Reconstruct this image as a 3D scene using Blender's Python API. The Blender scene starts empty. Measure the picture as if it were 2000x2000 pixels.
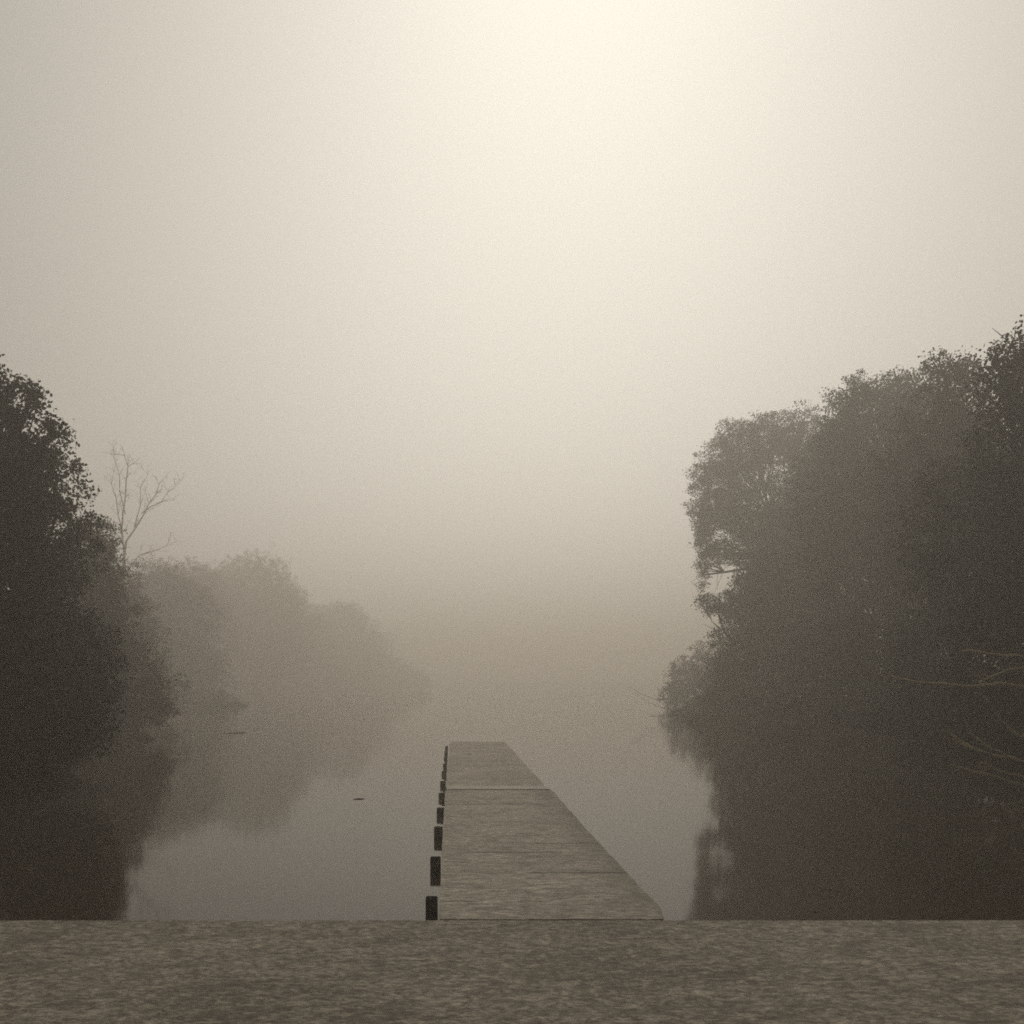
import bpy, bmesh, math, random
import numpy as np
from mathutils import Vector, noise

S = bpy.context.scene
COL = S.collection
R = math.radians

# ------------------------------------------------------------------ camera
cam_d = bpy.data.cameras.new('camera')
cam = bpy.data.objects.new('camera', cam_d)
COL.objects.link(cam)
cam.location = (0, 0, 1.6)
cam.rotation_euler = (R(90), 0, 0)
cam_d.sensor_width = 36
cam_d.lens = 30.6
cam_d.shift_x = 0.0585
cam_d.shift_y = 0.166
cam_d.clip_start = 0.05
cam_d.clip_end = 3000
S.camera = cam

# ------------------------------------------------------------------ sky and sun
GLOW_N, GLOW_A, GLOW_B = 4.6, 1.16, 0.50
SUN_EL, SUN_AZ = R(49), R(9)           # azimuth measured from +Y towards +X
w = bpy.data.worlds.new('World')
S.world = w
w.use_nodes = True
nt = w.node_tree
nt.nodes.clear()
out = nt.nodes.new('ShaderNodeOutputWorld')
bg = nt.nodes.new('ShaderNodeBackground')
sky = nt.nodes.new('ShaderNodeTexSky')
sky.sky_type = 'NISHITA'
sky.sun_disc = False
sky.sun_elevation = SUN_EL
sky.sun_rotation = SUN_AZ
sky.air_density = 2.0
sky.dust_density = 2.0
sky.ozone_density = 1.0
bw = nt.nodes.new('ShaderNodeRGBToBW')
mul = nt.nodes.new('ShaderNodeMix')
mul.data_type = 'RGBA'
mul.blend_type = 'MULTIPLY'
mul.inputs['Factor'].default_value = 1.0
mul.inputs['B'].default_value = (1.0, 0.948, 0.838, 1)
nt.links.new(sky.outputs[0], bw.inputs[0])
pw = nt.nodes.new('ShaderNodeMath')      # thick cloud evens out the clear sky's brightness
pw.operation = 'POWER'
pw.inputs[1].default_value = 0.40
nt.links.new(bw.outputs[0], pw.inputs[0])
# the overcast is brightest in a broad patch ahead, where the sun stands behind it
tcw = nt.nodes.new('ShaderNodeTexCoord')
dt = nt.nodes.new('ShaderNodeVectorMath')
dt.operation = 'DOT_PRODUCT'
GA, GE = R(9), R(23)
dt.inputs[1].default_value = (math.sin(GA) * math.cos(GE), math.cos(GA) * math.cos(GE), math.sin(GE))
nt.links.new(tcw.outputs['Generated'], dt.inputs[0])


def wmath(op, a, b):
    n = nt.nodes.new('ShaderNodeMath')
    n.operation = op
    for i, v in enumerate((a, b)):
        if isinstance(v, (int, float)): n.inputs[i].default_value = v
        else: nt.links.new(v, n.inputs[i])
    return n.outputs[0]


patch = wmath('POWER', wmath('MAXIMUM', dt.outputs['Value'], 0.0), GLOW_N)
lum = wmath('MULTIPLY', pw.outputs[0], wmath('ADD', wmath('MULTIPLY', patch, GLOW_A), GLOW_B))
nt.links.new(lum, mul.inputs['A'])
nt.links.new(mul.outputs['Result'], bg.inputs[0])
bg.inputs[1].default_value = 0.15
nt.links.new(bg.outputs[0], out.inputs[0])

sd = bpy.data.lights.new('sun', 'SUN')
sun = bpy.data.objects.new('sun', sd)
COL.objects.link(sun)
sd.energy = 0.5
sd.angle = R(20)
sd.color = (1.0, 0.945, 0.83)
sdir = Vector((math.sin(SUN_AZ) * math.cos(SUN_EL), math.cos(SUN_AZ) * math.cos(SUN_EL), math.sin(SUN_EL)))
sun.rotation_euler = (-sdir).to_track_quat('-Z', 'Y').to_euler()
sun.location = sdir * 60

S.view_settings.view_transform = 'Standard'
S.view_settings.look = 'None'
S.view_settings.exposure = 0.64
S.view_settings.gamma = 1.0
S.cycles.volume_bounces = 3
S.cycles.max_bounces = 8
S.cycles.diffuse_bounces = 3
S.cycles.glossy_bounces = 3
S.cycles.transparent_max_bounces = 8
S.cycles.use_denoising = False
S.cycles.filter_width = 1.8

# ------------------------------------------------------------------ helpers
F, CX, CY, H = 1700.0, 883.0, 1332.0, 1.6
WATER = -0.13


def at(px, py, d):
    """world point at depth d metres that lies along a line of sight"""
    return Vector(((px - CX) / F * d, d, H + (CY - py) / F * d))


def tag(o, label=None, cat=None, group=None, kind=None):
    if label: o['label'] = label
    if cat: o['category'] = cat
    if group: o['group'] = group
    if kind: o['kind'] = kind
    return o


def empty(name, loc=(0, 0, 0)):
    o = bpy.data.objects.new(name, None)
    o.location = loc
    COL.objects.link(o)
    return o


def link(name, me, mat, parent=None, loc=(0, 0, 0)):
    o = bpy.data.objects.new(name, me)
    me.name = name
    if mat: me.materials.append(mat)
    o.location = loc
    COL.objects.link(o)
    if parent: o.parent = parent
    return o


def mesh_np(name, verts, faces):
    """faces: (n,4) or (n,3) int array"""
    me = bpy.data.meshes.new(name)
    verts = np.asarray(verts, dtype=np.float32)
    faces = np.asarray(faces, dtype=np.int32)
    k = faces.shape[1]
    me.vertices.add(len(verts))
    me.vertices.foreach_set('co', verts.ravel())
    me.loops.add(faces.size)
    me.loops.foreach_set('vertex_index', faces.ravel())
    me.polygons.add(len(faces))
    me.polygons.foreach_set('loop_start', np.arange(0, faces.size, k, dtype=np.int32))
    me.update(calc_edges=True)
    me.validate()
    return me


def bm_mesh(name, bm):
    me = bpy.data.meshes.new(name)
    bm.to_mesh(me)
    bm.free()
    return me


class Tubes:
    def __init__(self):
        self.v, self.f, self.n = [], [], 0

    def add(self, pts, radii, sides=7):
        pts = [Vector(p) for p in pts]
        rings = []
        up = Vector((0.13, 0.31, 0.94)).normalized()
        for i, p in enumerate(pts):
            t = (pts[min(i + 1, len(pts) - 1)] - pts[max(i - 1, 0)]).normalized()
            a = t.cross(up)
            if a.length < 1e-3: a = t.cross(Vector((1, 0, 0)))
            a.normalize()
            b = t.cross(a)
            r = radii[i]
            for k in range(sides):
                an = 2 * math.pi * k / sides
                q = p + (a * math.cos(an) + b * math.sin(an)) * r * (1 + .12 * math.sin(3 * an + i))
                self.v.append(tuple(q))
        for i in range(len(pts) - 1):
            for k in range(sides):
                a0 = self.n + i * sides + k
                a1 = self.n + i * sides + (k + 1) % sides
                self.f.append((a0, a1, a1 + sides, a0 + sides))
        self.n += len(pts) * sides

    def mesh(self, name):
        me = mesh_np(name, self.v, self.f)
        me.polygons.foreach_set('use_smooth', [True] * len(me.polygons))
        return me


def bent(a, b, rnd, n=6, amt=0.12):
    a, b = Vector(a), Vector(b)
    L = (b - a).length
    off = Vector((rnd.uniform(-1, 1), rnd.uniform(-1, 1), rnd.uniform(-.3, 1))) * L * amt
    pts = []
    for i in range(n):
        t = i / (n - 1)
        p = a.lerp(b, t) + off * math.sin(math.pi * t)
        if 0 < i < n - 1:
            p += Vector((rnd.gauss(0, 1), rnd.gauss(0, 1), rnd.gauss(0, 1))) * L * 0.018
        pts.append(p)
    return pts


# ------------------------------------------------------------------ materials
def mat_new(name):
    m = bpy.data.materials.new(name)
    m.use_nodes = True
    n = m.node_tree.nodes
    n.clear()
    o = n.new('ShaderNodeOutputMaterial')
    p = n.new('ShaderNodeBsdfPrincipled')
    m.node_tree.links.new(p.outputs[0], o.inputs['Surface'])
    return m, m.node_tree, p


def nz(nt, vec, scale, detail=6, rough=0.6, dist=0.0):
    n = nt.nodes.new('ShaderNodeTexNoise')
    n.inputs['Scale'].default_value = scale
    n.inputs['Detail'].default_value = detail
    n.inputs['Roughness'].default_value = rough
    n.inputs['Distortion'].default_value = dist
    if vec is not None: nt.links.new(vec, n.inputs['Vector'])
    return n.outputs['Fac']


def mapping(nt, scale=(1, 1, 1), rot=(0, 0, 0), src='Object'):
    tc = nt.nodes.new('ShaderNodeTexCoord')
    mp = nt.nodes.new('ShaderNodeMapping')
    mp.inputs['Scale'].default_value = scale
    mp.inputs['Rotation'].default_value = rot
    nt.links.new(tc.outputs[src], mp.inputs['Vector'])
    return mp.outputs[0]


def math_n(nt, op, a, b=None, c=None, clamp=False):
    n = nt.nodes.new('ShaderNodeMath')
    n.operation = op
    n.use_clamp = clamp
    for i, v in enumerate((a, b, c)):
        if v is None: continue
        if isinstance(v, (int, float)): n.inputs[i].default_value = v
        else: nt.links.new(v, n.inputs[i])
    return n.outputs[0]


def ramp(nt, fac, stops):
    r = nt.nodes.new('ShaderNodeValToRGB')
    e = r.color_ramp.elements
    while len(e) < len(stops): e.new(0.5)
    for k, (p, c) in enumerate(stops):
        e[k].position = p
        e[k].color = (*c, 1) if len(c) == 3 else c
    nt.links.new(fac, r.inputs[0])
    return r.outputs[0]


def mixc(nt, fac, a, b, mode='MIX'):
    m = nt.nodes.new('ShaderNodeMix')
    m.data_type = 'RGBA'
    m.blend_type = mode
    for sock, v in (('Factor', fac), ('A', a), ('B', b)):
        if isinstance(v, (int, float)): m.inputs[sock].default_value = v
        elif isinstance(v, tuple): m.inputs[sock].default_value = (*v, 1)
        else: nt.links.new(v, m.inputs[sock])
    return m.outputs['Result']


def smooth(nt, v, lo, hi):
    n = nt.nodes.new('ShaderNodeMapRange')
    n.interpolation_type = 'SMOOTHSTEP'
    n.inputs['From Min'].default_value = lo
    n.inputs['From Max'].default_value = hi
    nt.links.new(v, n.inputs['Value'])
    return n.outputs['Result']


def concrete(name, dark, mid, light, stretch=0.6, cracks=(), stain=False, clump=1.0):
    """weathered, mottled cast surface: patches, streaks, grit, open joints with a shape of their own"""
    m, nt, p = mat_new(name)
    v = mapping(nt, (stretch, 1, 1), (0, 0, R(-7)))
    v2 = mapping(nt, (0.28, 1, 1), (0, 0, R(-9)))
    big = nz(nt, v, 1.3, 5, .6, .4)
    med = nz(nt, v, 21.0 * clump, 6, .62, .7)
    fine = nz(nt, v, 52.0, 6, .6, .4)
    streak = nz(nt, v2, 85.0, 6, .75)
    s = math_n(nt, 'ADD', math_n(nt, 'MULTIPLY', med, 0.46),
               math_n(nt, 'ADD', math_n(nt, 'MULTIPLY', fine, 0.34), math_n(nt, 'MULTIPLY', streak, 0.2)))
    s = math_n(nt, 'ADD', s, math_n(nt, 'MULTIPLY', math_n(nt, 'SUBTRACT', big, 0.5), 0.16))
    c = ramp(nt, s, [(0.42, dark), (0.49, mid), (0.545, light), (0.61, tuple(x * 1.55 for x in light))])
    mott = nz(nt, v, 4.2, 4, .6, .6)
    c = mixc(nt, math_n(nt, 'MULTIPLY', smooth(nt, mott, .52, .38), .5), c, dark)
    fleck = nz(nt, mapping(nt, (stretch * .6, 1, 1), (0, 0, R(-12))), 30.0, 4, .6, .5)
    c = mixc(nt, math_n(nt, 'MULTIPLY', smooth(nt, fleck, .555, .66), .6), c, tuple(x * 1.5 for x in light))
    tc = nt.nodes.new('ShaderNodeTexCoord')
    sep = nt.nodes.new('ShaderNodeSeparateXYZ')
    nt.links.new(tc.outputs['Object'], sep.inputs[0])
    X, Y = sep.outputs[0], sep.outputs[1]
    if stain:
        e = math_n(nt, 'ADD', X, math_n(nt, 'MULTIPLY', math_n(nt, 'SUBTRACT', big, .5), 1.1))
        e = math_n(nt, 'ADD', e, math_n(nt, 'MULTIPLY', math_n(nt, 'SUBTRACT', med, .5), .5))
        c = mixc(nt, math_n(nt, 'MULTIPLY', smooth(nt, e, 1.12, 1.42), 0.42), c, (dark[0] * .6, dark[1] * .6, dark[2] * .6))
    hgt = math_n(nt, 'ADD', math_n(nt, 'MULTIPLY', med, .6), math_n(nt, 'MULTIPLY', fine, .4))
    for (y0, x0, x1, wd, st) in cracks:
        wob = math_n(nt, 'MULTIPLY', math_n(nt, 'SUBTRACT', nz(nt, mapping(nt), 5.0, 4), .5), .035)
        dy = math_n(nt, 'ABSOLUTE', math_n(nt, 'SUBTRACT', math_n(nt, 'ADD', Y, wob), y0))
        a = math_n(nt, 'SUBTRACT', 1.0, smooth(nt, dy, wd * .4, wd))
        xi = math_n(nt, 'MULTIPLY', smooth(nt, X, x0 - .05, x0 + .08),
                    math_n(nt, 'SUBTRACT', 1.0, smooth(nt, X, x1 - .08, x1 + .05)))
        a = math_n(nt, 'MULTIPLY', math_n(nt, 'MULTIPLY', a, xi), smooth(nt, fine, .30, .52))
        c = mixc(nt, math_n(nt, 'MULTIPLY', a, st), c, (0.012, 0.01, 0.008))
        hgt = math_n(nt, 'SUBTRACT', hgt, math_n(nt, 'MULTIPLY', a, 1.0))
    nt.links.new(c, p.inputs['Base Color'])
    p.inputs['Roughness'].default_value = 0.85
    b = nt.nodes.new('ShaderNodeBump')
    b.inputs['Strength'].default_value = 0.6
    b.inputs['Distance'].default_value = 0.02
    nt.links.new(hgt, b.inputs['Height'])
    nt.links.new(b.outputs[0], p.inputs['Normal'])
    return m


def simple(name, c0, c1, scale=6, rough=.8, stretch=(1, 1, 1), bump=.3, spec=.3):
    m, nt, p = mat_new(name)
    f = nz(nt, mapping(nt, stretch), scale, 6, .65)
    nt.links.new(ramp(nt, f, [(.35, c0), (.65, c1)]), p.inputs['Base Color'])
    p.inputs['Roughness'].default_value = rough
    p.inputs['Specular IOR Level'].default_value = spec
    b = nt.nodes.new('ShaderNodeBump')
    b.inputs['Strength'].default_value = bump
    b.inputs['Distance'].default_value = .02
    nt.links.new(f, b.inputs['Height'])
    nt.links.new(b.outputs[0], p.inputs['Normal'])
    return m


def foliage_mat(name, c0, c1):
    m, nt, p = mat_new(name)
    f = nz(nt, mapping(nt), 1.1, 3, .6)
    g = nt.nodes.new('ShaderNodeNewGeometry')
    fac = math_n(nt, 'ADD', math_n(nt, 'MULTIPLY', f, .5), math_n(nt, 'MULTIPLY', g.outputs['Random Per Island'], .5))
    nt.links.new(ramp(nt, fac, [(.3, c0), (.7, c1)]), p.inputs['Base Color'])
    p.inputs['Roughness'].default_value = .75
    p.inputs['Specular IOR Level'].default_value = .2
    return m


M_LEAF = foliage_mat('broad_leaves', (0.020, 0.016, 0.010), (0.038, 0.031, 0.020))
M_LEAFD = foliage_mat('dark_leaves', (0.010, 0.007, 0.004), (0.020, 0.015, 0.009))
M_LEAFP = foliage_mat('pale_leaves', (0.12, 0.105, 0.07), (0.24, 0.21, 0.15))
M_BARK = simple('bark', (0.03, 0.024, 0.017), (0.075, 0.062, 0.045), 9, .9, (3, 3, .6))
M_PALEBARK_GLINT = simple('bleached_bark_and_glint', (0.24, 0.19, 0.12), (0.42, 0.34, 0.22), 12, .9)
M_WETWOOD = simple('wet_black_timber', (0.012, 0.009, 0.007), (0.022, 0.016, 0.012), 14, 1.0, (2, 2, .5), .4, 0.0)
M_BEAM = simple('weathered_edge_beam', (0.06, 0.048, 0.036), (0.13, 0.108, 0.082), 8, .85, (1, .2, 1))
M_GROUND = simple('leafy_soil', (0.012, 0.009, 0.006), (0.03, 0.024, 0.016), 2.2, 1.0, (1, 1, 1), .3, 0.0)

DK, MD, LT = (0.088, 0.074, 0.055), (0.168, 0.147, 0.116), (0.28, 0.25, 0.202)
M_QUAY = concrete('mottled_quay_surface', DK, MD, LT)
DK2, MD2, LT2 = (0.16, 0.140, 0.111), (0.28, 0.251, 0.208), (0.40, 0.363, 0.305)
M_DECK = concrete('mottled_deck_surface', DK2, MD2, LT2, .42, stain=True, clump=.9, cracks=(
    (6.345, -.09, .22, .012, .9), (7.30, .62, 1.47, .018, .95), (8.18, .12, .98, .022, 1.0),
    (8.63, .80, 1.46, .018, .8), (11.4, .16, 1.2, .035, .9)))
M_DECKF = concrete('faded_deck_surface', DK2, MD2, LT2, .42, clump=.9)
M_PLATE = simple('bleached_cover_strip', (0.33, 0.302, 0.255), (0.45, 0.415, 0.353), 5, .7, (.4, 1, 1), .1)


def water_mat():
    m, nt, p = mat_new('still_lake_water')
    p.inputs['Base Color'].default_value = (0.035, 0.027, 0.018, 1)
    p.inputs['Roughness'].default_value = 0.06
    p.inputs['IOR'].default_value = 1.333
    v = mapping(nt, (1, .55, 1))
    a = nz(nt, v, 0.9, 3, .5)
    b_ = nz(nt, v, 5.0, 3, .5)
    patch = smooth(nt, nz(nt, mapping(nt, (.16, .5, 1)), 0.5, 2, .5), .45, .62)
    hgt = math_n(nt, 'ADD', math_n(nt, 'MULTIPLY', a, .7), math_n(nt, 'MULTIPLY', math_n(nt, 'MULTIPLY', b_, .1), patch))
    b = nt.nodes.new('ShaderNodeBump')
    b.inputs['Strength'].default_value = 0.12
    b.inputs['Distance'].default_value = 0.03
    nt.links.new(hgt, b.inputs['Height'])
    nt.links.new(b.outputs[0], p.inputs['Normal'])
    return m


# ------------------------------------------------------------------ terrain, water
LP = [(-400, -9), (6, -7.6), (13, -7.0), (16, -7.3), (22, -8.3), (33, -12.0), (45, -15), (60, -19), (105, -29), (130, -29), (155, -25), (175, -19), (200, -11), (250, -70), (260, -130), (420, -200)]
RP = [(-400, 10), (8, 10), (17, 9.6), (22, 9.6), (30, 9.8), (36, 10.2), (42, 11), (50, 13), (60, 20), (80, 50), (120, 110), (200, 200), (420, 260)]


def xl(y): return np.interp(y, [p[0] for p in LP], [p[1] for p in LP]) + .5 * np.sin(y * .55) + .3 * np.sin(y * 1.7 + 1)
def xr(y): return np.interp(y, [p[0] for p in RP], [p[1] for p in RP]) + .4 * np.sin(y * .6 + 2) + .25 * np.sin(y * 1.9)


def land_z(x, y):
    s = np.maximum(xl(y) - x, x - xr(y))
    s = np.maximum(s, 4.5 - y)
    s = np.maximum(s, (y - 330) * .8)
    t = np.clip((s + 2.4) / 3.6, 0, 1)
    t = t * t * (3 - 2 * t)
    z = -1.6 + t * 2.0 + np.clip(s - 3, 0, 60) * .03
    z = z + .06 * np.sin(x * 1.3 + y * .7) + .04 * np.sin(x * 2.9 - y * 2.1)
    near = (np.abs(x) < 19) & (y < 5.6) & (y > -7)
    return np.where(near, -1.0, z)


u = np.linspace(-1, 1, 260)
gx = np.sign(u) * (np.abs(u) * 40 + np.abs(u) ** 4 * 300)
v_ = np.linspace(0, 1, 320)
gy = -60 + v_ * 150 + v_ ** 4 * 290
GX, GY = np.meshgrid(gx, gy)
GZ = land_z(GX, GY)
nx, ny = len(gx), len(gy)
idx = np.arange(nx * ny).reshape(ny, nx)
fc = np.stack([idx[:-1, :-1], idx[:-1, 1:], idx[1:, 1:], idx[1:, :-1]], -1).reshape(-1, 4)
me = mesh_np('ground', np.stack([GX, GY, GZ], -1).reshape(-1, 3), fc)
me.polygons.foreach_set('use_smooth', [True] * len(me.polygons))
tag(link('ground', me, M_GROUND), kind='structure')

bm = bmesh.new()
vs = [bm.verts.new(p) for p in ((-330, 5.2, WATER), (330, 5.2, WATER), (330, 370, WATER), (-330, 370, WATER))]
bm.faces.new(vs)
tag(link('water', bm_mesh('water', bm), water_mat()), kind='structure')


def slab(outline, z0, z1, bevel=.008):
    bm = bmesh.new()
    b = [bm.verts.new((x, y, z0)) for x, y in outline]
    t = [bm.verts.new((x, y, z1)) for x, y in outline]
    n = len(outline)
    bm.faces.new(b[::-1])
    tf = bm.faces.new(t)
    for i in range(n):
        bm.faces.new((b[i], b[(i + 1) % n], t[(i + 1) % n], t[i]))
    if bevel:
        bmesh.ops.bevel(bm, geom=list(tf.edges), offset=bevel, segments=2, affect='EDGES')
    bmesh.ops.recalc_face_normals(bm, faces=bm.faces)
    return bm


rnd = random.Random(4)
QY = 5.845
edge = []
xx = -18.0
while xx < 18.0:                       # front edge slightly worn
    edge.append((xx, QY + rnd.uniform(-.006, .002)))
    xx += rnd.uniform(.05, .22) if abs(xx) < 5 else .5
edge.append((18.0, QY))
q = link('quay', bm_mesh('quay', slab([(-18, -6.5)] + [(18, -6.5)] + edge[::-1], -1.45, 0, 0)), M_QUAY)
tag(q, kind='structure')

# ------------------------------------------------------------------ jetty
jet = empty('jetty', (0.68, 5.87, WATER))
tag(jet, 'long straight jetty with pale mottled deck running out into the foggy lake', 'jetty')
JO = Vector(jet.location)


def jpart(name, bm, mat, parent=jet):
    for v in bm.verts: v.co -= JO
    me = bm_mesh(name, bm)
    # keep object coordinates equal to world coordinates for the deck textures
    return link(name, me, mat, parent)


def rough_side(x0, y0, y1, x1=None, step=.35, j=.006):
    pts, y = [], y0
    x1 = x0 if x1 is None else x1
    while y < y1:
        t = (y - y0) / (y1 - y0)
        pts.append((x0 + (x1 - x0) * t + rnd.uniform(-j, j), y))
        y += step * rnd.uniform(.5, 1.3)
    pts.append((x1, y1))
    return pts


def deck_obj(name, outline, z0, z1, mat):
    bm = slab(outline, z0, z1, .006)
    me = bm_mesh(name, bm)
    o = link(name, me, mat, jet)
    o.matrix_parent_inverse.identity()
    o.location = -JO                    # local = world, the jetty's parts share one frame
    return o


near = rough_side(1.43, 5.868, 6.15, 1.475, .08) + rough_side(1.475, 6.2, 9.0, 1.462) + rough_side(1.46, 9.1, 12.9, 1.478)
nearL = rough_side(-.092, 5.868, 12.9, -.10)
deck_obj('near_deck', near + nearL[::-1], -.10, 0, M_DECK)
farR = rough_side(1.43, 13.34, 23.35, 1.41)
farL = rough_side(-.10, 13.34, 22.6, -.06) + [(-.03, 23.0), (.0, 23.35)]
deck_obj('far_deck', farR + farL[::-1], -.10, .0, M_DECKF)
deck_obj('cover_strip', [(-.085, 12.91), (1.46, 12.91), (1.43, 13.33), (-.09, 13.33)], -.08, .012, M_PLATE)
deck_obj('edge_beam', [(-.07, 5.95), (-.01, 5.95), (-.01, 22.4), (-.07, 22.4)], -.5, -.101, M_BEAM)
deck_obj('edge_beam', [(1.30, 5.95), (1.36, 5.95), (1.36, 23.2), (1.30, 23.2)], -.5, -.101, M_BEAM)
deck_obj('cross_beam', [(.0, 23.0), (1.29, 23.0), (1.29, 23.2), (.0, 23.2)], -.5, -.101, M_BEAM)
ys = [6.52, 8.0, 9.66, 11.1, 12.6, 14.1, 15.7, 17.1, 18.75, 20.15, 21.6]
for k, y in enumerate(ys):
    wl = .092 + rnd.uniform(-.004, .004) + (0 if k < 7 else -.012)
    x1 = -.104 if k else -.108
    x0 = x1 - wl
    t_ = (0, 0, 0, .03, .042, .045, .05, .058, .062, .066, .07)[k]
    y = y * (1.6 + t_) / 1.6
    top = rnd.uniform(-.006, .002) - t_
    lean = rnd.uniform(-.004, .004)
    bm = slab([(x0, y - .09), (x1, y - .09), (x1, y), (x0, y)], -1.3, top, .007)
    for v in bm.verts: v.co.x += lean * (v.co.z)
    me = bm_mesh('post', bm)
    o = link('post', me, M_WETWOOD, jet)
    o.location = -JO
    bm = slab([(-.150, y - .19), (-.106, y - .19), (-.106, y - .091), (-.150, y - .091)], -.125, -.04, .003)
    s = link('bracket', bm_mesh('bracket', bm), M_WETWOOD, o)

# ------------------------------------------------------------------ trees
def leaves_mesh(name, centers, per, spread, size, seed, flat=.75):
    g = np.random.default_rng(seed)
    C = np.repeat(np.asarray(centers, dtype=np.float64), per, axis=0)
    n = len(C)
    U = g.normal(0, 1, (n, 3)); U /= np.linalg.norm(U, axis=1)[:, None]
    rc = np.repeat(g.uniform(.6, 1.25, len(centers)), per)[:, None]
    P = C + U * g.uniform(0, 1, (n, 1)) ** .5 * rc * spread * np.array([1, 1, flat])
    a = g.normal(0, 1, (n, 3)); a /= np.linalg.norm(a, axis=1)[:, None]
    b = g.normal(0, 1, (n, 3)); b = np.cross(a, b); b /= np.linalg.norm(b, axis=1)[:, None]
    nrm = np.cross(a, b)
    L = (size * g.uniform(.6, 1.3, n))[:, None]
    W = L * g.uniform(.28, .42, n)[:, None]
    v = np.stack([P - a * L * .5, P + b * W - a * L * .05 + nrm * L * .08, P + a * L * .5, P - b * W - a * L * .05 + nrm * L * .08], 1).reshape(-1, 3)
    f = np.arange(n * 4).reshape(-1, 4)
    return mesh_np(name, v, f)


def clusters(blobs, per_m2, seed, sprig=.03, rough=.30):
    """cluster centres through each lobe's volume, denser towards its outside, with a lumpy outline"""
    rr = random.Random(seed)
    outp = []
    for (c, rx, ry, rz) in blobs:
        area = 4 * math.pi * ((rx * rz + rx * ry + ry * rz) / 3)
        for _ in range(int(area * per_m2)):
            while True:
                d = Vector((rr.gauss(0, 1), rr.gauss(0, 1), rr.gauss(0, 1)))
                if d.length > .01: break
            d.normalize()
            q = Vector((d.x * rx, d.y * ry, d.z * rz)) + c
            lump = noise.noise(q * .55 + Vector((seed, 0, 0))) * rough + noise.noise(q * 1.7) * rough * .55
            r = (rr.uniform(.12, 1.0) ** .5) * (1 + lump)
            if rr.random() < sprig: r = (1 + lump) * rr.uniform(1.0, 1.08)
            p = c + Vector((d.x * rx, d.y * ry, d.z * rz)) * r
            if noise.noise(p * .9 + Vector((0, seed * 3.1, 0))) < -.42 and r > .75:
                continue                                  # airy gaps
            if p.z < WATER + .12: p.z = WATER + .12 + rr.uniform(0, .5)
            outp.append((p.x, p.y, p.z))
    return outp


NL = []


def tree(name, label, cat, d, base_px, lobes, mat, size=.15, per_m2=9, per=11, group=None, seed=1,
         trunk_r=.22, depth=1.0, twigs=(), spread=None, flat=.75, stems=1, rough=.30):
    """lobes: (px, py, half width px, half height px[, extra depth]) as seen at distance d"""
    bx = (base_px - CX) / F * d
    bz = float(land_z(np.array(bx), np.array(float(d))))
    bz = max(bz, WATER - .3)
    root = empty(name, (bx, d, bz))
    tag(root, label, cat, group)
    O = Vector(root.location)
    blobs = []
    for lb in lobes:
        px, py, rx, ry = lb[:4]
        off = lb[4] if len(lb) > 4 else 0.0
        c = at(px, py, d)
        c.y += off
        s = d / F
        rxm, rzm = rx * s, ry * s
        blobs.append((c - O, rxm, max(.6, (rxm + rzm) / 2 * depth), rzm))
    rr = random.Random(seed)
    # trunk and limbs
    T = Tubes()
    zc = [b[0].z for b in blobs]
    fork_z = max(.5, min(zc) * .75 + .25 * max(zc))
    tops = []
    for s_ in range(stems):
        b0 = Vector((rr.uniform(-.3, .3) * (stems > 1), rr.uniform(-.3, .3) * (stems > 1), -.3))
        fk = Vector((rr.uniform(-.4, .4), rr.uniform(-.3, .3), fork_z * rr.uniform(.75, 1)))
        pts = bent(b0, fk, rr, 6, .05)
        rad = [trunk_r * (1.35 if i == 0 else 1 - .45 * i / 5) / math.sqrt(stems) for i in range(6)]
        T.add(pts, rad, 9)
        tops.append((fk, rad[-1]))
    cl = []
    for k, bl in enumerate(blobs):
        fk, r0 = tops[k % len(tops)]
        c, rx, ry, rz = bl
        mid = c + Vector((0, 0, -rz * .3))
        pts = bent(fk, mid, rr, 6, .12)
        T.add(pts, [r0 * (.75 - .5 * i / 5) for i in range(6)], 7)
        for _ in range(9):
            dd = Vector((rr.gauss(0, 1), rr.gauss(0, 1), rr.gauss(.25, .8))).normalized()
            e = c + Vector((dd.x * rx, dd.y * ry, dd.z * rz)) * rr.uniform(.75, .98)
            q = bent(pts[rr.randint(2, 5)], e, rr, 5, .12)
            T.add(q, [r0 * .3, r0 * .22, r0 * .15, r0 * .09, .006], 5)
            for _ in range(2):
                e2 = q[3] + Vector((rr.gauss(0, 1), rr.gauss(0, 1), rr.gauss(.2, 1))) * min(rx, rz) * .3
                T.add(bent(q[2], e2, rr, 4, .1), [r0 * .1, r0 * .07, .01, .004], 4)
    for tw in twigs:
        pl = [at(px, py, d) - O for px, py in tw]
        T.add(pl, [.02 - .014 * i / (len(pl) - 1) for i in range(len(pl))], 5)
    link('trunk', T.mesh('trunk'), M_BARK, root)
    cc = clusters([(c, a, b, e) for (c, a, b, e) in blobs], per_m2, seed, rough=rough)
    # cluster heights were clamped against the water in local space; lift anything below it
    cc = [(x, y, max(z, WATER + .05 - O.z)) for x, y, z in cc]
    sz = size * .64
    pr = int(per * 3.4)
    NL.append((name, len(cc) * pr))
    link('crown', leaves_mesh('crown', cc, pr, spread or size * 2.5, sz, seed, flat), mat, root)
    return root


G_R, G_L = 'trees along the right bank', 'trees along the left bank'
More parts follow.
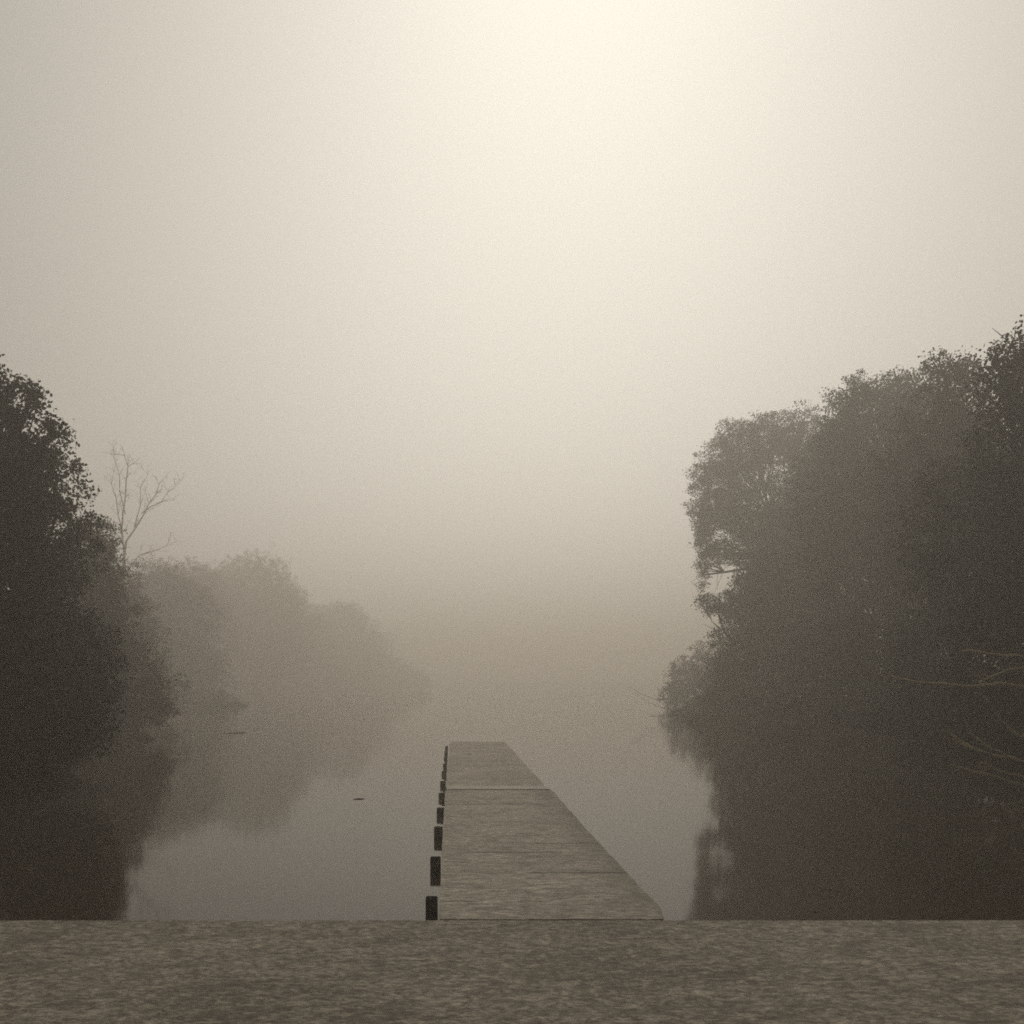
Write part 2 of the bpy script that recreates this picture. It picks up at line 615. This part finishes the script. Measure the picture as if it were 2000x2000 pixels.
# right bank, far to near
tree('shrub', 'faintest low shrub at the far end of the right bank, fading into fog', 'shrub', 58, 1330,
     [(1335, 1335, 38, 50), (1312, 1362, 28, 24), (1370, 1310, 40, 60)], M_LEAF, .16, 7, 9, 'shrubs on the right bank', 11, .08,
     twigs=(((1340, 1375), (1310, 1362), (1285, 1348)),))
tree('shrub', 'low shrub at the tip of the right bank, bare twigs reaching left over the water', 'shrub', 44, 1390,
     [(1410, 1345, 44, 66), (1450, 1340, 55, 70), (1380, 1385, 30, 26)], M_LEAF, .15, 8, 10, 'shrubs on the right bank', 12, .1,
     twigs=(((1350, 1395), (1318, 1392), (1285, 1368), (1255, 1357), (1228, 1340)), ((1345, 1398), (1300, 1385), (1262, 1370), (1240, 1352)),
            ((1340, 1402), (1310, 1402), (1275, 1398), (1250, 1401))))
tree('broadleaf_tree', 'leftmost tall tree of the right bank, thin hanging fringe on its lake side', 'tree', 46, 1560,
     [(1515, 945, 130, 135), (1410, 950, 62, 95), (1392, 1000, 42, 78), (1445, 870, 60, 55), (1500, 850, 62, 42), (1570, 860, 75, 56), (1610, 985, 120, 140), (1378, 1055, 22, 66), (1458, 1072, 44, 42), (1408, 1075, 24, 26),
      (1470, 1025, 60, 42), (1550, 1080, 95, 95), (1372, 1112, 10, 36), (1600, 1050, 110, 120, 3)],
     M_LEAF, .14, 8, 11, G_R, 21, .3, .8,
     twigs=(((1450, 1085), (1420, 1075), (1395, 1068)), ((1410, 1080), (1402, 1120), (1400, 1150)), ((1440, 1095), (1415, 1110), (1395, 1160))), rough=.28)
tree('broadleaf_tree', 'shorter bushy tree below the fringed crown, one leafy bough jutting left over the lake', 'tree', 38, 1530,
     [(1525, 1180, 105, 128), (1482, 1150, 52, 80), (1470, 1270, 80, 95), (1600, 1260, 120, 130), (1600, 1180, 120, 140, 3), (1392, 1180, 30, 19), (1432, 1185, 32, 28), (1440, 1300, 45, 70), (1560, 1370, 100, 60), (1440, 1375, 70, 40)],
     M_LEAF, .14, 9, 11, G_R, 22, .2, .8, twigs=(((1415, 1245), (1395, 1230), (1372, 1218)),))
tree('broadleaf_tree', 'tall dome-shaped tree in the middle of the right bank', 'tree', 32, 1730,
     [(1710, 850, 110, 118), (1668, 782, 46, 48), (1755, 775, 66, 46), (1645, 850, 45, 85), (1640, 960, 95, 130), (1740, 1000, 150, 200, 3), (1770, 950, 120, 170), (1680, 1080, 130, 140), (1790, 800, 75, 62), (1720, 1220, 140, 140)],
     M_LEAF, .14, 8, 11, G_R, 23, .3, .8)
tree('broadleaf_tree', 'tall tree with a ragged open top, second from the right edge on the right bank', 'tree', 23, 1880,
     [(1848, 732, 56, 46), (1880, 805, 100, 95), (1900, 980, 140, 200, 2), (1870, 1250, 130, 120, 1), (1830, 900, 110, 120), (1920, 950, 120, 160), (1800, 1060, 90, 120), (1880, 1130, 110, 130)],
     M_LEAF, .13, 9, 12, G_R, 24, .26, .8)
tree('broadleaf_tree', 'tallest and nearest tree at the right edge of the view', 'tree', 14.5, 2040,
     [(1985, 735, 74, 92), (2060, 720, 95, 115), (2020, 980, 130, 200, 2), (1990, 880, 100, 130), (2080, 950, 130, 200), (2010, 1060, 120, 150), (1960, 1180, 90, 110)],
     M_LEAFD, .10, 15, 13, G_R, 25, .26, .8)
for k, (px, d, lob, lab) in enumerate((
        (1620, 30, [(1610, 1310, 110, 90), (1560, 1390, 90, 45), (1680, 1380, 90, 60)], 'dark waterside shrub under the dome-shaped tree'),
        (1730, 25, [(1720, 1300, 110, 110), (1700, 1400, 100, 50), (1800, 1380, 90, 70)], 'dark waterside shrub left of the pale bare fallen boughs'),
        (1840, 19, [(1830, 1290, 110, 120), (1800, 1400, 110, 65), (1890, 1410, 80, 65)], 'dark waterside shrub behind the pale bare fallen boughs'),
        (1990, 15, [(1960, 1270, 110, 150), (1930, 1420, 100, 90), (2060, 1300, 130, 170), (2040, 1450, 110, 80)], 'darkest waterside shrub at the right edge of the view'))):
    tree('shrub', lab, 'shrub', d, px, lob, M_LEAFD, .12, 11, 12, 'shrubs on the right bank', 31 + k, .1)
tree('pale_shrub', 'small pale-leaved shrub near the water in front of the bushy tree', 'shrub', 29, 1470,
     [(1460, 1352, 26, 10), (1435, 1368, 14, 8), (1488, 1368, 16, 8)], M_LEAFP, .10, 7, 3, None, 41, .04, rough=.5)

# left bank, near to far
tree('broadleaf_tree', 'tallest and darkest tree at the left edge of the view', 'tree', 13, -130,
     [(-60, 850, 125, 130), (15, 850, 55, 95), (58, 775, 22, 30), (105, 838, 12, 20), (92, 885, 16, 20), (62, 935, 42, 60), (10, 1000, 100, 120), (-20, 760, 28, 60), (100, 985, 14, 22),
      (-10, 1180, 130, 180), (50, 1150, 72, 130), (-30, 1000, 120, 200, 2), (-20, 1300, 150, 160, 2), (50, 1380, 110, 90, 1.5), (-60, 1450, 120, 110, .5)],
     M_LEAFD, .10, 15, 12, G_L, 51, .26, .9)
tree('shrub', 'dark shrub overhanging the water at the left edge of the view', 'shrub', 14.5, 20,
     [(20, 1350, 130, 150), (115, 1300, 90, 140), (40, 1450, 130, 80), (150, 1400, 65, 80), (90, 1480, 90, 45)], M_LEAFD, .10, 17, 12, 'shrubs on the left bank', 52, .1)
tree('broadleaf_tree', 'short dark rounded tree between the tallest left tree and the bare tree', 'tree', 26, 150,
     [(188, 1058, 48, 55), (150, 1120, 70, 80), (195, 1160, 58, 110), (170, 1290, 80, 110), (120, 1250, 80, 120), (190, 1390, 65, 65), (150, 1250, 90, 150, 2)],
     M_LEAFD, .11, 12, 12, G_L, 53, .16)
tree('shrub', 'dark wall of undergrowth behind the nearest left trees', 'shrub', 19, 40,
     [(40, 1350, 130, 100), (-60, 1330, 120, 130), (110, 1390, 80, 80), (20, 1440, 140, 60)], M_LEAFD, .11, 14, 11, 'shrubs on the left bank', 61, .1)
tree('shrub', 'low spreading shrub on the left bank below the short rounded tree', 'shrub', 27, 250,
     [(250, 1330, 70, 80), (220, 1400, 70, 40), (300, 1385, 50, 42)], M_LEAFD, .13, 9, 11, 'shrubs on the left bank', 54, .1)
tree('broadleaf_tree', 'hazy tree at the foot of the bare tree on the left bank', 'tree', 72, 300,
     [(300, 1160, 70, 70), (350, 1210, 80, 90), (270, 1260, 80, 110), (370, 1320, 80, 80)], M_LEAF, .15, 8, 10, G_L, 55, .2)
tree('shrub', 'small darker shrub standing at the waterline in front of the hazy left trees', 'shrub', 62, 425,
     [(430, 1375, 34, 26), (400, 1380, 34, 20), (460, 1384, 28, 12)], M_LEAF, .13, 8, 10, 'shrubs on the left bank', 56, .06)
tree('broadleaf_tree', 'pale hazy tree behind the small waterline shrub, two thirds along the left bank', 'tree', 128, 470,
     [(430, 1180, 75, 80), (500, 1160, 80, 85), (540, 1230, 80, 90), (450, 1290, 100, 90)], M_LEAF, .2, 6, 9, G_L, 57, .24)
tree('broadleaf_tree', 'pale hazy lower tree between the paler round one and the rest of the left bank', 'tree', 155, 590,
     [(590, 1260, 60, 70), (560, 1310, 70, 70), (620, 1310, 60, 60)], M_LEAF, .24, 5, 9, G_L, 58, .22)
tree('broadleaf_tree', 'very pale round-topped tree almost lost in the fog above the left bank', 'tree', 175, 680,
     [(670, 1222, 50, 48), (690, 1280, 75, 75), (640, 1310, 60, 60)], M_LEAF, .26, 5, 9, G_L, 59, .24)
tree('broadleaf_tree', 'faintest of the left bank trees, a low smudge nearest the jetty end', 'tree', 200, 770,
     [(760, 1318, 50, 40), (800, 1335, 40, 30)], M_LEAF, .3, 5, 9, G_L, 60, .2)

# big unseen trees added at both quay ends to shade the near fog
def shade_tree(lab, bx, by, lobes, seed):
    root = empty('broadleaf_tree', (bx, by, .3))  # unseen tree, added to shade the near fog
    tag(root, lab, 'tree', 'unseen trees added to shade the fog')
    rr = random.Random(seed)
    T = Tubes()
    T.add(bent((0, 0, -.4), (.2, .1, 4.2), rr, 6, .05), [.42, .34, .31, .29, .27, .24], 10)
    bl = [(Vector(c), a, a, a * .8) for c, a in lobes]
    for c, a, _, _ in bl:
        T.add(bent((.2, .1, 4.0), c, rr, 6, .12), [.2, .16, .13, .1, .07, .04], 7)
        for _k in range(7):
            dd = Vector((rr.gauss(0, 1), rr.gauss(0, 1), rr.gauss(0, 1))).normalized() * a * .9
            T.add(bent(c, c + dd, rr, 4, .12), [.05, .035, .02, .008], 5)
    link('trunk', T.mesh('trunk'), M_BARK, root)
    cc = clusters(bl, 5, seed)
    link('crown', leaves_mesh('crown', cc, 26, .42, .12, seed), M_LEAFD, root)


shade_tree('large dark tree added out of view at the left end of the quay to shade the near fog', -9.5, 2.5,
          [((0, 0, 8), 4.0), ((2.2, 1.2, 6.4), 2.3), ((-2, 2, 6), 2.8), ((0, 5, 7), 2.6), ((1.5, -3, 7.5), 3.2), ((0, 2.5, 4), 2.2)], 91)
shade_tree('large dark tree added out of view at the right end of the quay to shade the near fog', 9.8, 2.0,
          [((0, 0, 8), 4.2), ((-2.4, 1.0, 6.6), 2.4), ((2, 2, 6), 2.8), ((.6, 5, 7), 2.6), ((-1.5, -3, 7.5), 3.2), ((0, 2.5, 4), 2.2)], 92)

tree('broadleaf_tree', 'grey middling tree directly below the fork of the bare tree', 'tree', 43, 235,
     [(225, 1165, 58, 80), (265, 1250, 62, 90), (245, 1340, 85, 70), (300, 1345, 60, 60)], M_LEAF, .16, 7, 10, G_L, 65, .18, rough=.5)
tree('broadleaf_tree', 'hazy tree filling the dip right of the bare tree on the left bank', 'tree', 100, 385,
     [(370, 1160, 60, 70), (400, 1230, 70, 90), (330, 1230, 60, 80)], M_LEAF, .2, 6, 9, G_L, 62, .22, rough=.5)
tree('broadleaf_tree', 'very pale tree linking the pale hazy tree to the lower one beside it', 'tree', 145, 545,
     [(545, 1195, 50, 60), (520, 1260, 70, 80)], M_LEAF, .26, 5, 9, G_L, 63, .22, rough=.5)
tree('broadleaf_tree', 'ghostly tree just left of the very pale round-topped tree', 'tree', 165, 630,
     [(620, 1240, 45, 50), (600, 1290, 60, 50)], M_LEAF, .3, 5, 9, G_L, 64, .22, rough=.5)

# bare tree
br = random.Random(77)
root = empty('bare_tree', tuple(at(243, 1400, 66).xy) + (.2,))
tag(root, 'leafless forked tree rising above the short rounded tree on the left bank', 'tree')
O = Vector(root.location)
D = 66


def q(px, py, dy=0.0):
    p = at(px, py, D); p.y += dy
    return p - O


T = Tubes()
T.add([Vector((0, 0, -.3)), q(243, 1300), q(240, 1180), q(242, 1085), q(246, 1058)], [.2, .17, .14, .11, .09], 8)
link('trunk', T.mesh('trunk'), M_BARK, root)
mains = [[(243, 1085), (240, 1040), (245, 1005), (252, 975), (256, 945), (262, 920), (258, 900)],
         [(246, 1058), (262, 1030), (276, 1003), (284, 980), (296, 960), (300, 938)],
         [(276, 1003), (298, 990), (318, 984), (334, 966), (352, 955)],
         [(240, 1040), (228, 1005), (222, 970), (210, 940), (212, 915)],
         [(245, 1005), (236, 960), (238, 930), (230, 900), (232, 885)],
         [(262, 1030), (272, 985), (270, 950), (282, 922)],
         [(243, 1120), (275, 1085), (305, 1078), (330, 1070)]]


def grow(T, p, dirv, L, r, lev):
    n = 5
    pts = [p]
    dv = dirv.normalized()
    for i in range(n):
        dv = (dv + Vector((br.gauss(0, .22), br.gauss(0, .2), br.gauss(.03, .18)))).normalized()
        pts.append(pts[-1] + dv * L / n)
    T.add(pts, [r * (1 - .6 * i / n) for i in range(n + 1)], 5)
    if lev:
        for _ in range(2):
            s = br.randint(1, n - 1)
            sd = br.choice((-1, 1))
            nd = dv + Vector((sd * br.uniform(.5, 1.1), br.uniform(-.8, .8), br.uniform(-.3, .4)))
            grow(T, pts[s], nd, L * br.uniform(.45, .75), r * .6, lev - 1)


for i, mn in enumerate(mains):
    T = Tubes()
    dys = [0.25 * k * (1 if i % 2 else -1) for k in range(len(mn))]
    pts = [q(px, py, dy) for (px, py), dy in zip(mn, dys)]
    r0 = (.075, .07, .045, .045, .04, .04, .045)[i]
    T.add(pts, [r0 * (1 - .65 * k / (len(pts) - 1)) for k in range(len(pts))], 6)
    for k in range(1, len(pts)):
        for _ in range(2):
            sd = br.choice((-1, 1))
            dv = (pts[k] - pts[k - 1]).normalized() + Vector((sd * br.uniform(.4, 1.0), br.uniform(-.6, .6), br.uniform(-.2, .4)))
            grow(T, pts[k], dv, br.uniform(.6, 1.3), r0 * .36, 2)
    link('limb', T.mesh('limb'), M_BARK, root)

# fallen dead tree lying over the water at the right edge
D = 13.5
root = empty('fallen_tree', tuple(at(2120, 1400, D).xy) + (0.2,))
tag(root, 'pale bare fallen tree with thin curved boughs hanging just above the water at the right', 'fallen tree')
O = Vector(root.location)
T = Tubes()
T.add([q(2300, 1420, 1.5), q(2180, 1400, .6), q(2080, 1375, .2), q(2020, 1350)], [.14, .12, .09, .06], 8)
link('trunk', T.mesh('trunk'), M_PALEBARK_GLINT, root)
lines = [[(2030, 1352), (1990, 1340), (1940, 1300 + 34), (1890, 1340), (1845, 1338), (1805, 1335), (1775, 1333), (1740, 1324), (1715, 1312), (1688, 1298)],
         [(2040, 1345), (2000, 1292), (1965, 1281), (1940, 1281), (1915, 1277), (1885, 1270), (1862, 1272)],
         [(2030, 1352), (2000, 1300), (1960, 1308), (1930, 1322), (1905, 1335)],
         [(2040, 1400), (1995, 1440), (1970, 1418), (1950, 1401), (1925, 1375), (1897, 1352)],
         [(2060, 1500), (2000, 1488), (1970, 1478), (1950, 1472), (1925, 1458), (1905, 1437), (1890, 1415)],
         [(1985, 1484), (1940, 1475), (1905, 1464), (1880, 1452), (1868, 1442)],
         [(1905, 1464), (1882, 1444), (1860, 1420)],
         [(2080, 1540), (2020, 1520), (1970, 1510), (1940, 1500), (1928, 1490)],
         [(2060, 1550), (1990, 1530), (1940, 1515), (1900, 1503), (1865, 1492)]]
for i, ln in enumerate(lines):
    T = Tubes()
    pts = []
    for k in range(len(ln) - 1):
        for s_ in range(3):
            t = s_ / 3
            px = ln[k][0] * (1 - t) + ln[k + 1][0] * t
            py = ln[k][1] * (1 - t) + ln[k + 1][1] * t
            pts.append(q(px, py + br.uniform(-1, 1), .12 * math.sin(i * 2 + k + t) + (-.25 + .06 * i)))
    pts.append(q(*ln[-1], -.25 + .06 * i))
    n = len(pts)
    T.add(pts, [.022 * (1 - .75 * k / (n - 1)) + .004 for k in range(n)], 6)
    for _ in range(2):
        k = br.randint(n // 2, n - 2)
        e = pts[k] + Vector((-br.uniform(.1, .35), br.uniform(-.1, .1), br.uniform(-.1, .2)))
        T.add(bent(pts[k], e, br, 4, .1), [.005, .004, .003, .002], 4)
    link('bough', T.mesh('bough'), M_PALEBARK_GLINT, root)

# ------------------------------------------------------------------ things afloat
def afloat(px, py):
    d = (H - WATER) * F / (py - CY)
    return Vector(((px - CX) / F * d, d, WATER))


def leaf_obj(px, py, L, rot, label):
    bm = bmesh.new()
    n = 10
    top, c = [], []
    for i in range(n):
        t = 2 * math.pi * i / n
        x = math.cos(t) * L * .5
        y = math.sin(t) * L * .27 * (1 - .35 * math.cos(t))
        top.append(bm.verts.new((x, y, .006 + .35 * y * y / L + .012 * (x / L + .5) ** 2)))
    ce = bm.verts.new((0, 0, .004))
    for i in range(n): bm.faces.new((top[i], top[(i + 1) % n], ce))
    r = bmesh.ops.solidify(bm, geom=list(bm.faces), thickness=.0012)
    o = link('floating_leaf', bm_mesh('floating_leaf', bm), M_LEAFP)
    o.location = afloat(px, py)
    o.rotation_euler = (0, 0, rot)
    tag(o, label, 'leaf', 'leaves floating on the water')


leaf_obj(1622, 1736, .06, .2, 'pale leaf afloat left of the farthest right leaf, well out from the quay')
leaf_obj(1784, 1754, .055, 1.1, 'pale leaf afloat farthest right on the dark reflection')
leaf_obj(1591, 1780, .05, 2.2, 'pale leaf afloat second closest to the quay edge')
leaf_obj(1568, 1795, .05, .7, 'pale leaf afloat right against the quay edge')

T = Tubes()
a, b = afloat(690, 1562), afloat(712, 1560)
T.add([a, a.lerp(b, .35) + Vector((0, .03, .002)), a.lerp(b, .7) + Vector((0, -.02, .004)), b], [.006, .011, .010, .005], 6)
tag(link('floating_stick', T.mesh('floating_stick'), M_WETWOOD), 'short dark stick floating on open water left of the jetty', 'stick')

T = Tubes()
a, b = afloat(433, 1433), afloat(482, 1431)
T.add([a, a.lerp(b, .3) + Vector((0, .1, .0)), a.lerp(b, .7) + Vector((0, -.1, .03)), b], [.008, .018, .015, .006], 6)
tag(link('floating_stick', T.mesh('floating_stick'), M_WETWOOD), 'long dark stick afloat in the fog off the left bank, beyond the short one', 'stick')

rt = empty('ripple_glint', tuple(afloat(60, 1532)))  # bright ripple reflecting the sky, imitated by pale solid strips on the water
tag(rt, 'reflected sky modelled as a pale slender branch afloat on the dark water at the left edge of the view', 'glint')
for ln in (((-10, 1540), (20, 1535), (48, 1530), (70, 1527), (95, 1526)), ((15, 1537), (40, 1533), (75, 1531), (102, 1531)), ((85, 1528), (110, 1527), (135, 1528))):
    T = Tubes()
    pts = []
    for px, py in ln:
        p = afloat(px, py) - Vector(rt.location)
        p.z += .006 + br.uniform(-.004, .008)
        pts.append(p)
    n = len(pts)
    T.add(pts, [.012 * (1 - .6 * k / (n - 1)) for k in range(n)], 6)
    link('glint_strip', T.mesh('glint_strip'), M_PALEBARK_GLINT, rt)  # the pale bark colour stands in for reflected sky here

# ------------------------------------------------------------------ haze
bm = bmesh.new()
bmesh.ops.create_cube(bm, size=1)
for v in bm.verts:
    v.co.x *= 760
    v.co.y = 155 + v.co.y * 560
    v.co.z = -3.2 + (v.co.z + .5) * 21.2
m = bpy.data.materials.new('lake_fog')
m.use_nodes = True
nt = m.node_tree
nt.nodes.clear()
o = nt.nodes.new('ShaderNodeOutputMaterial')
pv = nt.nodes.new('ShaderNodeVolumePrincipled')
pv.inputs['Color'].default_value = (0.998, 0.940, 0.865, 1)
pv.inputs['Density'].default_value = 0.0128
pv.inputs['Anisotropy'].default_value = 0.6
nt.links.new(pv.outputs[0], o.inputs['Volume'])
tag(link('haze', bm_mesh('haze', bm), m), kind='stuff')

print('LEAVES', sum(n for _, n in NL))
